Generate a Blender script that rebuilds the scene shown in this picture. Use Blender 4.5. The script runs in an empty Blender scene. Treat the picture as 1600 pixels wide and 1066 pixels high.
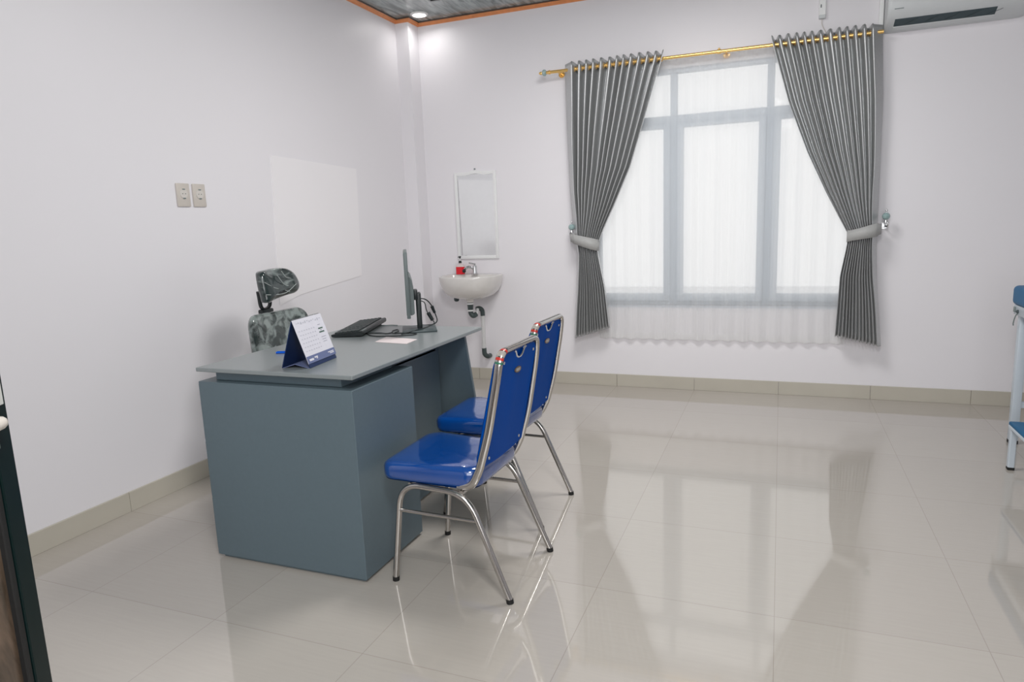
import bpy, bmesh, math, random
from mathutils import Vector, Matrix
random.seed(7)
C = bpy.context.scene.collection
PI = math.pi

# ------------------------------------------------------------------ camera
def cam_axes(yaw, pitch, roll):
    cy, sy, cp, sp, cr, sr = math.cos(yaw), math.sin(yaw), math.cos(pitch), math.sin(pitch), math.cos(roll), math.sin(roll)
    f = Vector((sy*cp, cy*cp, sp)); rt = Vector((cy, -sy, 0)); up = rt.cross(f)
    return rt*cr + up*sr, -rt*sr + up*cr, f
CR, CU, CF = cam_axes(-0.3785, -0.1713, -0.0381)
cam_d = bpy.data.cameras.new('camera'); cam = bpy.data.objects.new('camera', cam_d); C.objects.link(cam)
cam.matrix_world = Matrix(((CR.x, CU.x, -CF.x, -0.0147), (CR.y, CU.y, -CF.y, -2.8112), (CR.z, CU.z, -CF.z, 1.3112), (0, 0, 0, 1)))
cam_d.sensor_width = 36; cam_d.lens = 1061.12/1600*36; cam_d.clip_start = 0.05
bpy.context.scene.camera = cam

# ------------------------------------------------------------------ world, lights, exposure
sc = bpy.context.scene
sc.view_settings.view_transform = 'Standard'; sc.view_settings.look = 'None'
sc.view_settings.exposure = 0.05; sc.view_settings.gamma = 1; sc.view_settings.use_curve_mapping = False
w = bpy.data.worlds.new('world'); sc.world = w; w.use_nodes = True
bg = w.node_tree.nodes['Background']; bg.inputs[0].default_value = (1.0, 0.985, 1.0, 1); bg.inputs[1].default_value = 1.17

def area(name, loc, target, size, power, col=(1, 1, 1), size_y=None, shape='DISK', spread=PI):
    d = bpy.data.lights.new(name, 'AREA'); d.shape = shape if size_y is None else 'RECTANGLE'
    d.size = size
    if size_y: d.size_y = size_y
    d.energy = power; d.color = col; d.spread = spread
    o = bpy.data.objects.new(name, d); C.objects.link(o); o.location = loc
    o.rotation_euler = (Vector(target)-Vector(loc)).to_track_quat('-Z', 'Y').to_euler()
    return o
area('overhead_fill', (-0.75, 0.55, 2.90), (-0.75, 0.55, 0), 0.9, 41, (1, 0.985, 0.97))  # unseen overhead fill, added to light the middle of the room
area('soft_light_above_camera', (-0.05, -2.45, 2.62), (-1.2, 0.2, 0.6), 0.5, 33, (1, 0.99, 0.98))  # unseen soft light added above the camera to shape the shadows
area('rear_fill', (-0.1, -3.25, 1.5), (-0.1, 0, 1.2), 2.6, 52, (0.98, 0.99, 1.0), size_y=2.0)  # fill panel added before the closed rear wall, standing in for daylight
area('corner_downlight_beam', (-2.683, 2.206, 2.915), (-2.45, 1.9, 0), 0.10, 0.95, (1, 0.98, 0.95), spread=3.0)

# ------------------------------------------------------------------ materials
MATS = {}
def mat(name, col, rough=0.5, metal=0.0, spec=0.5, coat=0.0, bump=None, noise=None, trans=0, ior=1.45, sheen=0, emit=None, aniso=0):
    if name in MATS: return MATS[name]
    m = bpy.data.materials.new(name); m.use_nodes = True; nt = m.node_tree; b = nt.nodes['Principled BSDF']
    b.inputs['Base Color'].default_value = (*col, 1); b.inputs['Roughness'].default_value = rough
    b.inputs['Metallic'].default_value = metal; b.inputs['Specular IOR Level'].default_value = spec
    b.inputs['Coat Weight'].default_value = coat; b.inputs['Coat Roughness'].default_value = 0.05
    b.inputs['Transmission Weight'].default_value = trans; b.inputs['IOR'].default_value = ior
    b.inputs['Sheen Weight'].default_value = sheen
    if emit: b.inputs['Emission Color'].default_value = (*emit[0], 1); b.inputs['Emission Strength'].default_value = emit[1]
    tc = nt.nodes.new('ShaderNodeTexCoord')
    # every material is procedural: a faint noise breaks its colour
    sc_, amt = noise or (30, 0.03)
    nz = nt.nodes.new('ShaderNodeTexNoise'); nz.inputs['Scale'].default_value = sc_; nz.inputs['Detail'].default_value = 3
    nt.links.new(tc.outputs['Object'], nz.inputs['Vector'])
    mx = nt.nodes.new('ShaderNodeMix'); mx.data_type = 'RGBA'
    mx.inputs[6].default_value = (*[c*(1-amt) for c in col], 1); mx.inputs[7].default_value = (*[min(1, c*(1+amt)) for c in col], 1)
    nt.links.new(nz.outputs[0], mx.inputs[0]); nt.links.new(mx.outputs[2], b.inputs['Base Color'])
    if bump:
        n2 = nt.nodes.new('ShaderNodeTexNoise'); n2.inputs['Scale'].default_value = bump[0]; n2.inputs['Detail'].default_value = 4
        nt.links.new(tc.outputs['Object'], n2.inputs['Vector'])
        bp = nt.nodes.new('ShaderNodeBump'); bp.inputs['Strength'].default_value = bump[1]; bp.inputs['Distance'].default_value = 0.01
        nt.links.new(n2.outputs[0], bp.inputs['Height']); nt.links.new(bp.outputs[0], b.inputs['Normal'])
    MATS[name] = m; return m

WALL = mat('wall_paint', (0.840, 0.818, 0.848), 0.42, spec=0.35, noise=(1.5, 0.012), bump=(14, 0.03))
WHITE = mat('white_plastic', (0.86, 0.865, 0.865), 0.3)
OFFWHITE = mat('ivory_plastic', (0.62, 0.57, 0.52), 0.35)
CERAM = mat('white_ceramic', (0.73, 0.705, 0.68), 0.08, coat=0.6)
CHROME = mat('chrome', (0.52, 0.50, 0.48), 0.13, metal=1.0)
STEEL = mat('bright_steel', (0.70, 0.71, 0.72), 0.16, metal=1.0)
GOLD = mat('gold_rod', (0.95, 0.62, 0.22), 0.25, metal=0.75)
BLACK = mat('black_plastic', (0.012, 0.017, 0.018), 0.35)
DGREY = mat('dark_grey_plastic', (0.055, 0.075, 0.08), 0.4)
MGREY = mat('grey_plastic', (0.20, 0.24, 0.24), 0.45)
RUBBER = mat('black_rubber', (0.01, 0.01, 0.01), 0.6)
DESK = mat('grey_laminate', (0.105, 0.145, 0.168), 0.42, noise=(60, 0.05), bump=(400, 0.03))
DESKTOP = mat('grey_laminate_top', (0.215, 0.24, 0.245), 0.30, spec=1.0, noise=(60, 0.05))
BLUE = mat('blue_vinyl', (0.0, 0.062, 0.34), 0.5, spec=0.05, noise=(8, 0.05))
BLUEWRAP = mat('blue_wrapped_vinyl', (0.0008, 0.055, 0.27), 0.16, spec=0.4, coat=0.9, noise=(8, 0.06), bump=(11, 0.28))
BLUEWRAP.node_tree.nodes['Principled BSDF'].inputs['Coat IOR'].default_value = 1.9
TEAL = mat('teal_vinyl', (0.0, 0.12, 0.28), 0.45, spec=0.2)
BEDWHITE = mat('powder_coated_white', (0.56, 0.62, 0.68), 0.35)
NAVY = mat('navy_card', (0.006, 0.022, 0.085), 0.5)
PERI = mat('blue_grey_print', (0.13, 0.16, 0.30), 0.5)
PAPER = mat('white_paper', (0.68, 0.67, 0.73), 0.7)
PINKP = mat('pinkish_paper', (0.75, 0.66, 0.66), 0.7)
INK = mat('grey_ink', (0.34, 0.34, 0.40), 0.7)
DINK = mat('dark_green_ink', (0.08, 0.14, 0.11), 0.7)
RED = mat('red_soap', (0.72, 0.0, 0.012), 0.12, coat=0.5)
PENB = mat('blue_pen_plastic', (0.0, 0.10, 0.62), 0.3)
CROWN = mat('orange_wood_moulding', (0.72, 0.27, 0.10), 0.35, noise=(20, 0.2))
BROWNM = mat('dark_wood_line', (0.10, 0.06, 0.04), 0.4)
ALU = mat('grey_aluminium_frame', (0.50, 0.57, 0.65), 0.4)
DOORG = mat('dark_green_black_frame', (0.0015, 0.010, 0.010), 0.35, spec=0.25)
BASEB = mat('greige_skirting_tile', (0.53, 0.495, 0.425), 0.3, noise=(6, 0.06))
CRYSTAL = mat('aqua_crystal', (0.30, 0.42, 0.42), 0.08, coat=1.0)
STICKR = mat('red_sticker', (0.50, 0.035, 0.025), 0.3)
STICKW = mat('white_sticker', (0.50, 0.46, 0.42), 0.25, metal=0.4)
STICKG = mat('green_sticker', (0.03, 0.16, 0.10), 0.3)
BADGE = mat('bronze_badge', (0.20, 0.14, 0.10), 0.35, metal=0.6)
LAMP = mat('lit_diffuser', (1, 1, 1), 0.5, emit=((1, 0.98, 0.95), 7.0))
VENT = mat('dark_vent', (0.035, 0.06, 0.07), 0.4)
MONG = mat('monitor_grey', (0.11, 0.135, 0.135), 0.4)
SCREEN = mat('screen_panel', (0.20, 0.24, 0.235), 0.28)
ACWHITE = mat('ac_white', (0.62, 0.64, 0.65), 0.35)

def nodes(m):
    nt = m.node_tree; return nt, nt.nodes['Principled BSDF']
# floor tiles: polished beige 60 cm squares with thin joints and fine horizontal grain
m = mat('polished_beige_tile', (0.47, 0.432, 0.385), 0.05, spec=1.0, coat=0.0, ior=1.62)
nt, b = nodes(m)
tc = nt.nodes.new('ShaderNodeTexCoord'); br = nt.nodes.new('ShaderNodeTexBrick')
br.offset = 0.0; br.squash = 1.0; br.inputs['Scale'].default_value = 1.0
br.inputs['Brick Width'].default_value = 0.6; br.inputs['Row Height'].default_value = 0.6
br.inputs['Mortar Size'].default_value = 0.0016; br.inputs['Mortar Smooth'].default_value = 0.4
br.inputs['Color1'].default_value = (0.480, 0.440, 0.395, 1); br.inputs['Color2'].default_value = (0.500, 0.460, 0.413, 1)
br.inputs['Mortar'].default_value = (0.39, 0.35, 0.31, 1)
nt.links.new(tc.outputs['Object'], br.inputs['Vector'])
mp = nt.nodes.new('ShaderNodeMapping'); mp.inputs['Scale'].default_value = (2.0, 30, 1)
nz = nt.nodes.new('ShaderNodeTexNoise'); nz.inputs['Scale'].default_value = 3; nz.inputs['Detail'].default_value = 6
nt.links.new(tc.outputs['Object'], mp.inputs[0]); nt.links.new(mp.outputs[0], nz.inputs['Vector'])
rp = nt.nodes.new('ShaderNodeMapRange'); rp.inputs['To Min'].default_value = 0.955; rp.inputs['To Max'].default_value = 1.045
nt.links.new(nz.outputs[0], rp.inputs[0])
vm = nt.nodes.new('ShaderNodeVectorMath'); vm.operation = 'SCALE'
nt.links.new(br.outputs['Color'], vm.inputs[0]); nt.links.new(rp.outputs[0], vm.inputs['Scale'])
nt.links.new(vm.outputs[0], b.inputs['Base Color'])
FLOORM = m
# ceiling panels: grey-green marbled PVC
m = mat('marbled_ceiling_panel', (0.12, 0.16, 0.16), 0.16, spec=0.6)
nt, b = nodes(m)
tc = nt.nodes.new('ShaderNodeTexCoord'); mp = nt.nodes.new('ShaderNodeMapping'); mp.inputs['Rotation'].default_value = (0, 0, 0.35); mp.inputs['Scale'].default_value = (8, 1.5, 1)
nz = nt.nodes.new('ShaderNodeTexNoise'); nz.inputs['Scale'].default_value = 2.2; nz.inputs['Detail'].default_value = 8; nz.inputs['Distortion'].default_value = 1.2
cr = nt.nodes.new('ShaderNodeValToRGB'); cr.color_ramp.elements[0].position = 0.36; cr.color_ramp.elements[1].position = 0.66
cr.color_ramp.elements[0].color = (0.095, 0.125, 0.125, 1); cr.color_ramp.elements[1].color = (0.38, 0.44, 0.44, 1)
nt.links.new(tc.outputs['Object'], mp.inputs[0]); nt.links.new(mp.outputs[0], nz.inputs['Vector']); nt.links.new(nz.outputs[0], cr.inputs[0]); nt.links.new(cr.outputs[0], b.inputs['Base Color'])
CEILM = m
# satin curtain cloth
m = mat('grey_satin', (0.50, 0.51, 0.515), 0.38, metal=0.72, spec=0.6, noise=(90, 0.10), sheen=0.2)
SATIN = m
BAND = mat('grey_satin_band', (0.42, 0.42, 0.415), 0.5, noise=(90, 0.06))
# sheer curtain
m = bpy.data.materials.new('sheer_voile'); m.use_nodes = True; nt = m.node_tree; nt.nodes.clear()
out = nt.nodes.new('ShaderNodeOutputMaterial'); tr = nt.nodes.new('ShaderNodeBsdfTransparent'); tr.inputs[0].default_value = (1, 1, 1, 1)
df = nt.nodes.new('ShaderNodeBsdfDiffuse'); df.inputs[0].default_value = (0.95, 0.95, 0.95, 1)
tl = nt.nodes.new('ShaderNodeBsdfTranslucent'); tl.inputs[0].default_value = (0.97, 0.97, 0.97, 1)
m1 = nt.nodes.new('ShaderNodeMixShader'); m1.inputs[0].default_value = 0.5
m2 = nt.nodes.new('ShaderNodeMixShader')
lw = nt.nodes.new('ShaderNodeLayerWeight'); lw.inputs[0].default_value = 0.35
rp = nt.nodes.new('ShaderNodeMapRange'); rp.inputs['To Min'].default_value = 0.60; rp.inputs['To Max'].default_value = 0.95
tc = nt.nodes.new('ShaderNodeTexCoord'); nz = nt.nodes.new('ShaderNodeTexNoise'); nz.inputs['Scale'].default_value = 6
nt.links.new(tc.outputs['Object'], nz.inputs['Vector'])
ad = nt.nodes.new('ShaderNodeMath'); ad.operation = 'MULTIPLY_ADD'; ad.inputs[1].default_value = 0.06; nt.links.new(nz.outputs[0], ad.inputs[0]); nt.links.new(lw.outputs['Facing'], ad.inputs[2])
nt.links.new(ad.outputs[0], rp.inputs[0]); nt.links.new(rp.outputs[0], m2.inputs[0])
nt.links.new(df.outputs[0], m1.inputs[1]); nt.links.new(tl.outputs[0], m1.inputs[2])
nt.links.new(tr.outputs[0], m2.inputs[1]); nt.links.new(m1.outputs[0], m2.inputs[2]); nt.links.new(m2.outputs[0], out.inputs[0])
SHEER = m
# thin glass
def thin_glass(name, tint, gloss):
    m = bpy.data.materials.new(name); m.use_nodes = True; nt = m.node_tree; nt.nodes.clear()
    out = nt.nodes.new('ShaderNodeOutputMaterial'); tr = nt.nodes.new('ShaderNodeBsdfTransparent'); gl = nt.nodes.new('ShaderNodeBsdfGlossy')
    gl.inputs['Roughness'].default_value = 0.03; mx = nt.nodes.new('ShaderNodeMixShader'); fr = nt.nodes.new('ShaderNodeFresnel'); fr.inputs[0].default_value = 1.18
    tc = nt.nodes.new('ShaderNodeTexCoord'); nz = nt.nodes.new('ShaderNodeTexNoise'); nz.inputs['Scale'].default_value = 2
    nt.links.new(tc.outputs['Object'], nz.inputs['Vector'])
    cm = nt.nodes.new('ShaderNodeMix'); cm.data_type = 'RGBA'; cm.inputs[6].default_value = (*tint, 1); cm.inputs[7].default_value = (*[t*0.97 for t in tint], 1)
    nt.links.new(nz.outputs[0], cm.inputs[0]); nt.links.new(cm.outputs[2], tr.inputs[0])
    nt.links.new(fr.outputs[0], mx.inputs[0]); nt.links.new(tr.outputs[0], mx.inputs[1]); nt.links.new(gl.outputs[0], mx.inputs[2]); nt.links.new(mx.outputs[0], out.inputs[0])
    return m
GLASS = thin_glass('window_glass', (0.95, 0.96, 0.955), 0.1)
MIRROR = mat('mirror_glass', (0.74, 0.75, 0.76), 0.03, metal=1.0)
# chair mesh with the plastic wrapping: dark cloth with pale blotches and streaks
def wrap_mat(name, lo, hi, s, squash, p0, p1, rough=0.25):
    m = mat(name, (0.05, 0.06, 0.06), rough, coat=0.8, bump=(14, 0.35)); nt, b = nodes(m)
    tc = nt.nodes.new('ShaderNodeTexCoord'); mp = nt.nodes.new('ShaderNodeMapping'); mp.inputs['Scale'].default_value = squash; mp.inputs['Rotation'].default_value = (0.35, 0, 0)
    nz = nt.nodes.new('ShaderNodeTexNoise'); nz.inputs['Scale'].default_value = s; nz.inputs['Detail'].default_value = 3; nz.inputs['Distortion'].default_value = 0.8
    cr = nt.nodes.new('ShaderNodeValToRGB'); cr.color_ramp.elements[0].position = p0; cr.color_ramp.elements[1].position = p1
    cr.color_ramp.elements[0].color = (*lo, 1); cr.color_ramp.elements[1].color = (*hi, 1)
    nt.links.new(tc.outputs['Object'], mp.inputs[0]); nt.links.new(mp.outputs[0], nz.inputs['Vector']); nt.links.new(nz.outputs[0], cr.inputs[0]); nt.links.new(cr.outputs[0], b.inputs['Base Color'])
    return m
WRAPBACK = wrap_mat('wrapped_mesh_cloth', (0.022, 0.034, 0.032), (0.24, 0.28, 0.27), 13, (1, 1.3, 1.2), 0.42, 0.62)
WRAPHEAD = wrap_mat('wrapped_headrest_cloth', (0.022, 0.035, 0.035), (0.33, 0.38, 0.37), 7, (1, 1.0, 3.2), 0.54, 0.80, 0.18)
# door panel: dark glass, its brown reflections painted in as mottling
m = mat('brown_reflection_panel', (0.10, 0.07, 0.05), 0.25); nt, b = nodes(m)
tc = nt.nodes.new('ShaderNodeTexCoord'); mp = nt.nodes.new('ShaderNodeMapping'); mp.inputs['Scale'].default_value = (1, 5, 2.2)
nz = nt.nodes.new('ShaderNodeTexNoise'); nz.inputs['Scale'].default_value = 2.5; nz.inputs['Detail'].default_value = 6; nz.inputs['Distortion'].default_value = 1
cr = nt.nodes.new('ShaderNodeValToRGB'); cr.color_ramp.elements[0].position = 0.35; cr.color_ramp.elements[1].position = 0.65
cr.color_ramp.elements[0].color = (0.03, 0.024, 0.016, 1); cr.color_ramp.elements[1].color = (0.17, 0.115, 0.08, 1)
nt.links.new(tc.outputs['Object'], mp.inputs[0]); nt.links.new(mp.outputs[0], nz.inputs['Vector']); nt.links.new(nz.outputs[0], cr.inputs[0]); nt.links.new(cr.outputs[0], b.inputs['Base Color'])
BROWNREFL = m
GROUND = mat('pale_paving_outside', (0.72, 0.72, 0.73), 0.7, noise=(4, 0.06))

# ------------------------------------------------------------------ helpers
def obj(name, bm, m, parent=None, smooth=None, loc=None):
    me = bpy.data.meshes.new(name); bmesh.ops.recalc_face_normals(bm, faces=bm.faces); bm.to_mesh(me); bm.free()
    for mm in (m if isinstance(m, (list, tuple)) else [m]): me.materials.append(mm)
    o = bpy.data.objects.new(name, me); C.objects.link(o)
    if smooth:
        for p in me.polygons: p.use_smooth = True
        try: me.set_sharp_from_angle(angle=math.radians(smooth))
        except Exception: pass
    if parent: o.parent = parent
    if loc: o.location = loc
    return o
def thing(name, label, cat, loc=(0, 0, 0), rotz=0, group=None):
    o = bpy.data.objects.new(name, None); C.objects.link(o); o.empty_display_size = 0.1
    o.location = loc; o.rotation_euler = (0, 0, rotz); o['label'] = label; o['category'] = cat
    if group: o['group'] = group
    return o
def tag(o, label, cat, group=None):
    o['label'] = label; o['category'] = cat
    if group: o['group'] = group
    return o
def struct(o): o['kind'] = 'structure'; return o
def sempty(name):
    o = bpy.data.objects.new(name, None); C.objects.link(o); o['kind'] = 'structure'; return o
def B(): return bmesh.new()
def box(bm, x0, x1, y0, y1, z0, z1, bev=0.0, seg=2, M=None, mi=0):
    g = bmesh.ops.create_cube(bm, size=1.0)
    vs = g['verts']
    bmesh.ops.transform(bm, verts=vs, matrix=Matrix.Translation(((x0+x1)/2, (y0+y1)/2, (z0+z1)/2)) @ Matrix.Diagonal((x1-x0, y1-y0, z1-z0, 1)))
    fs = set(f for v in vs for f in v.link_faces)
    if bev > 0:
        es = set(e for f in fs for e in f.edges)
        r = bmesh.ops.bevel(bm, geom=list(es), offset=bev, segments=seg, affect='EDGES', profile=0.5)
        fs = set(r['faces']) | set(f for f in fs if f.is_valid)
        vs = list(set(v for f in fs for v in f.verts))
        # gather whole island
        seen = set(vs); st = list(vs)
        while st:
            v = st.pop()
            for e in v.link_edges:
                o = e.other_vert(v)
                if o not in seen: seen.add(o); st.append(o)
        vs = list(seen); fs = set(f for v in vs for f in v.link_faces)
    for f in fs: f.material_index = mi
    if M is not None: bmesh.ops.transform(bm, verts=list(vs), matrix=M)
    return vs
def cyl(bm, p0, p1, r0, r1=None, n=20, mi=0):
    r1 = r0 if r1 is None else r1
    p0 = Vector(p0); p1 = Vector(p1); d = p1-p0
    g = bmesh.ops.create_cone(bm, cap_ends=True, segments=n, radius1=r0, radius2=r1, depth=d.length)
    q = Vector((0, 0, 1)).rotation_difference(d.normalized()).to_matrix().to_4x4()
    bmesh.ops.transform(bm, verts=g['verts'], matrix=Matrix.Translation((p0+p1)/2) @ q)
    for v in g['verts']:
        for f in v.link_faces: f.material_index = mi
    return g['verts']
def sph(bm, c, r, n=16, sz=(1, 1, 1)):
    g = bmesh.ops.create_uvsphere(bm, u_segments=n, v_segments=max(6, n//2), radius=r)
    bmesh.ops.transform(bm, verts=g['verts'], matrix=Matrix.Translation(c) @ Matrix.Diagonal((*sz, 1)))
    return g['verts']
def fillet(pts, r, n=6, closed=False):
    pts = [Vector(p) for p in pts]; out = []; N = len(pts)
    for i, p in enumerate(pts):
        if not closed and i in (0, N-1): out.append(p); continue
        a = pts[(i-1) % N]; c = pts[(i+1) % N]; d1 = (a-p); d2 = (c-p)
        rr = min(r if not isinstance(r, dict) else r.get(i, 0.02), d1.length*0.49, d2.length*0.49)
        s = p+d1.normalized()*rr; e = p+d2.normalized()*rr
        for k in range(n+1):
            t = k/n; out.append(s*(1-t)**2 + p*2*t*(1-t) + e*t*t)
    return out
def smooth_path(pts, n=8):
    P = [Vector(p) for p in pts]; P = [P[0]*2-P[1]]+P+[P[-1]*2-P[-2]]; out = []
    for i in range(1, len(P)-2):
        for k in range(n):
            t = k/n; a, b_, c, d = P[i-1:i+3]
            out.append(0.5*((2*b_)+(-a+c)*t+(2*a-5*b_+4*c-d)*t*t+(-a+3*b_-3*c+d)*t**3))
    out.append(P[-2]); return out
def sweep(bm, path, r, n=12, closed=False, caps=True, ry=None, up=None):
    path = [Vector(p) for p in path]
    cl = [path[0]]
    for p in path[1:]:
        if (p-cl[-1]).length > 1e-5: cl.append(p)
    if closed and (cl[0]-cl[-1]).length < 1e-5: cl.pop()
    path = cl; N = len(path); rings = []
    def tan(i):
        if closed: return (path[(i+1) % N]-path[(i-1) % N]).normalized()
        if i == 0: return (path[1]-path[0]).normalized()
        if i == N-1: return (path[-1]-path[-2]).normalized()
        return (path[i+1]-path[i-1]).normalized()
    t = tan(0); ref = Vector(up) if up else (Vector((0, 0, 1)) if abs(t.z) < 0.9 else Vector((1, 0, 0)))
    nrm = (ref-t*ref.dot(t)).normalized()
    for i in range(N):
        t2 = tan(i)
        if up: nrm = (Vector(up)-t2*Vector(up).dot(t2)).normalized()
        else:
            q = t.rotation_difference(t2); nrm = (q @ nrm); nrm = (nrm-t2*nrm.dot(t2)).normalized()
        t = t2; bn = t.cross(nrm)
        rr = r(i/(N-1)) if callable(r) else r
        rb = ry if ry else rr
        rings.append([bm.verts.new(path[i]+nrm*rb*math.cos(2*PI*k/n)+bn*rr*math.sin(2*PI*k/n)) for k in range(n)])
    M = N if closed else N-1
    for i in range(M):
        a = rings[i]; b_ = rings[(i+1) % N]
        for k in range(n): bm.faces.new((a[k], a[(k+1) % n], b_[(k+1) % n], b_[k]))
    if caps and not closed: bm.faces.new(rings[0]); bm.faces.new(rings[-1])
    return [v for rg in rings for v in rg]
def loft(bm, rings, closed=True, cap0=True, cap1=True, mi=0):
    R = [[bm.verts.new(p) for p in rg] for rg in rings]; n = len(R[0]); fs = []
    for a, b_ in zip(R, R[1:]):
        for k in range(n if closed else n-1): fs.append(bm.faces.new((a[k], a[(k+1) % n], b_[(k+1) % n], b_[k])))
    if cap0: fs.append(bm.faces.new(R[0]))
    if cap1: fs.append(bm.faces.new(R[-1]))
    for f in fs: f.material_index = mi
    return R
def prism(bm, poly, axis, a0, a1, bev=0):
    """poly in the two other axes, extruded along axis"""
    def P(u, v, w):
        return {'x': (w, u, v), 'y': (u, w, v), 'z': (u, v, w)}[axis]
    A = [bm.verts.new(P(u, v, a0)) for u, v in poly]; D = [bm.verts.new(P(u, v, a1)) for u, v in poly]; n = len(poly)
    bm.faces.new(A); bm.faces.new(D[::-1])
    for k in range(n): bm.faces.new((A[k], A[(k+1) % n], D[(k+1) % n], D[k]))
    if bev:
        bmesh.ops.bevel(bm, geom=list(set(e for v in A+D for e in v.link_edges)), offset=bev, segments=2, affect='EDGES')
def rrect(w, h, r, n=5):
    out = []
    for cx, cy, a in ((w/2-r, h/2-r, 0), (-w/2+r, h/2-r, 90), (-w/2+r, -h/2+r, 180), (w/2-r, -h/2+r, 270)):
        for k in range(n+1):
            t = math.radians(a+90*k/n); out.append((cx+r*math.cos(t), cy+r*math.sin(t)))
    return out

# ------------------------------------------------------------------ room shell
XL, YB, H, XR, YR = -2.93, 2.414, 2.945, 3.30, -3.45
WX0, WX1, WZ0, WZ1 = -1.40, 0.53, 0.652, 2.368       # window opening
bm = B(); box(bm, XL-0.15, XR+0.15, YR-0.15, YB+0.15, -0.12, 0); struct(obj('floor', bm, FLOORM))
bm = B(); box(bm, XL-0.15, XR+0.15, YR-0.15, YB+0.15, H, H+0.1); struct(obj('ceiling', bm, CEILM))
bm = B(); box(bm, XL-0.15, XL, YR-0.15, YB+0.15, 0, H); struct(obj('wall_left', bm, WALL))
bm = B(); box(bm, XL, XL+0.115, 2.253, YB, 0, H); struct(obj('trim_1', bm, WALL))      # corner pier
bm = B(); box(bm, XR, XR+0.15, YR-0.15, YB+0.15, 0, H); struct(obj('wall_right', bm, WALL))
bm = B(); box(bm, XL, XR, YR-0.15, YR, 0, H); struct(obj('wall_front', bm, WALL))
bm = B()
box(bm, XL, WX0, YB, YB+0.15, 0, H); box(bm, WX1, XR, YB, YB+0.15, 0, H)
box(bm, WX0, WX1, YB, YB+0.15, 0, WZ0); box(bm, WX0, WX1, YB, YB+0.15, WZ1, H)
struct(obj('wall_back', bm, WALL))
# skirting tiles with a joint every 60 cm
def skirting(name, x0, x1, y0, y1, along):
    bm = B(); a, e = (x0, x1) if along == 'x' else (y0, y1)
    k = math.ceil(a/0.6-1e-6)*0.6; cuts = [a]
    while k < e-0.01:
        if k > a+0.01: cuts.append(k)
        k += 0.6
    cuts.append(e)
    for p, q in zip(cuts, cuts[1:]):
        if along == 'x': box(bm, p+0.001, q-0.001, y0, y1, 0, 0.097, 0.0012, 1)
        else: box(bm, x0, x1, p+0.001, q-0.001, 0, 0.097, 0.0012, 1)
    struct(obj(name, bm, BASEB))
skirting('baseboard_left', XL, XL+0.012, YR, 2.253, 'y')
skirting('baseboard_back', XL+0.127, XR, YB-0.012, YB, 'x')
skirting('baseboard_right', XR-0.012, XR, YR, YB-0.012, 'y')
skirting('baseboard_pier', XL, XL+0.127, 2.241, 2.253, 'x')
# orange ceiling moulding following the walls and the pier
def crown(name, pts):
    prof = [(0.0, -0.030), (0.006, -0.030), (0.009, -0.022), (0.016, -0.018), (0.020, -0.010), (0.023, -0.006), (0.023, 0.0), (0.0, 0.0)]
    bm = B(); N = len(pts); rings = []
    for i, p in enumerate(pts):
        p = Vector((*p, 0)); d1 = (p-Vector((*pts[i-1], 0))).normalized() if i else None
        d2 = (Vector((*pts[i+1], 0))-p).normalized() if i < N-1 else None
        d1 = d1 or d2; d2 = d2 or d1
        n1 = Vector((d1.y, -d1.x, 0)); n2 = Vector((d2.y, -d2.x, 0)); m_ = (n1+n2); m_ = m_/(m_.dot(n1))
        rings.append([(p.x+m_.x*u, p.y+m_.y*u, H+v) for u, v in prof])
    loft(bm, rings, mi=0)
    return struct(obj(name, bm, CROWN))
crown('trim_2', [(XL, YR), (XL, 2.253), (XL+0.115, 2.253), (XL+0.115, YB), (XR, YB), (XR, YR)])
def crown_line(name):
    bm = B(); path = [(XL+0.027, YR, H-0.003), (XL+0.027, 2.226, H-0.003), (XL+0.142, 2.226, H-0.003), (XL+0.142, YB-0.027, H-0.003), (XR-0.04, YB-0.027, H-0.003)]
    sweep(bm, path, 0.006, 6); return struct(obj(name, bm, BROWNM))
crown_line('trim_3')

# ------------------------------------------------------------------ window with outside
win = sempty('window_1')
YW0, YW1 = YB+0.03, YB+0.085
def bar(bm, x0, x1, z0, z1, y0=YW0, y1=YW1): box(bm, x0, x1, y0, y1, z0, z1, 0.003, 1)
bm = B()
bar(bm, WX0, WX1, WZ0, WZ0+0.03); bar(bm, WX0, WX1, WZ1-0.03, WZ1); bar(bm, WX0, WX0+0.035, WZ0+.03, WZ1-.03); bar(bm, WX1-0.035, WX1, WZ0+.03, WZ1-.03)
obj('window_frame', bm, ALU, win)
mul = (-0.767, -0.105)
bm = B()
for x in mul: bar(bm, x-0.024, x+0.024, WZ0+0.03, WZ1-0.03)
obj('mullion', bm, ALU, win)
bm = B()
xs = [WX0+0.035, mul[0]-0.024, mul[0]+0.024, mul[1]-0.024, mul[1]+0.024, WX1-0.035]
for a in range(3): bar(bm, xs[2*a], xs[2*a+1], 1.985, 2.045)
obj('transom', bm, ALU, win)
for a in range(3):
    x0, x1 = xs[2*a], xs[2*a+1]
    bm = B(); z0, z1 = WZ0+0.03, 1.985; t = 0.048
    bar(bm, x0, x0+t, z0, z1, YW0-0.012, YW1-0.02); bar(bm, x1-t, x1, z0, z1, YW0-0.012, YW1-0.02)
    bar(bm, x0+t, x1-t, z0, z0+0.058, YW0-0.012, YW1-0.02); bar(bm, x0+t, x1-t, z1-0.03, z1, YW0-0.012, YW1-0.02)
    s = obj('sash', bm, ALU, win)
    bm = B(); box(bm, x0+t, x1-t, YW0+0.012, YW0+0.017, z0+0.058, z1-0.03); obj('pane', bm, GLASS, s)
    bm = B(); box(bm, x0, x1, YW0+0.012, YW0+0.017, 2.045, WZ1-0.03); obj('pane', bm, GLASS, win)
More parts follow.
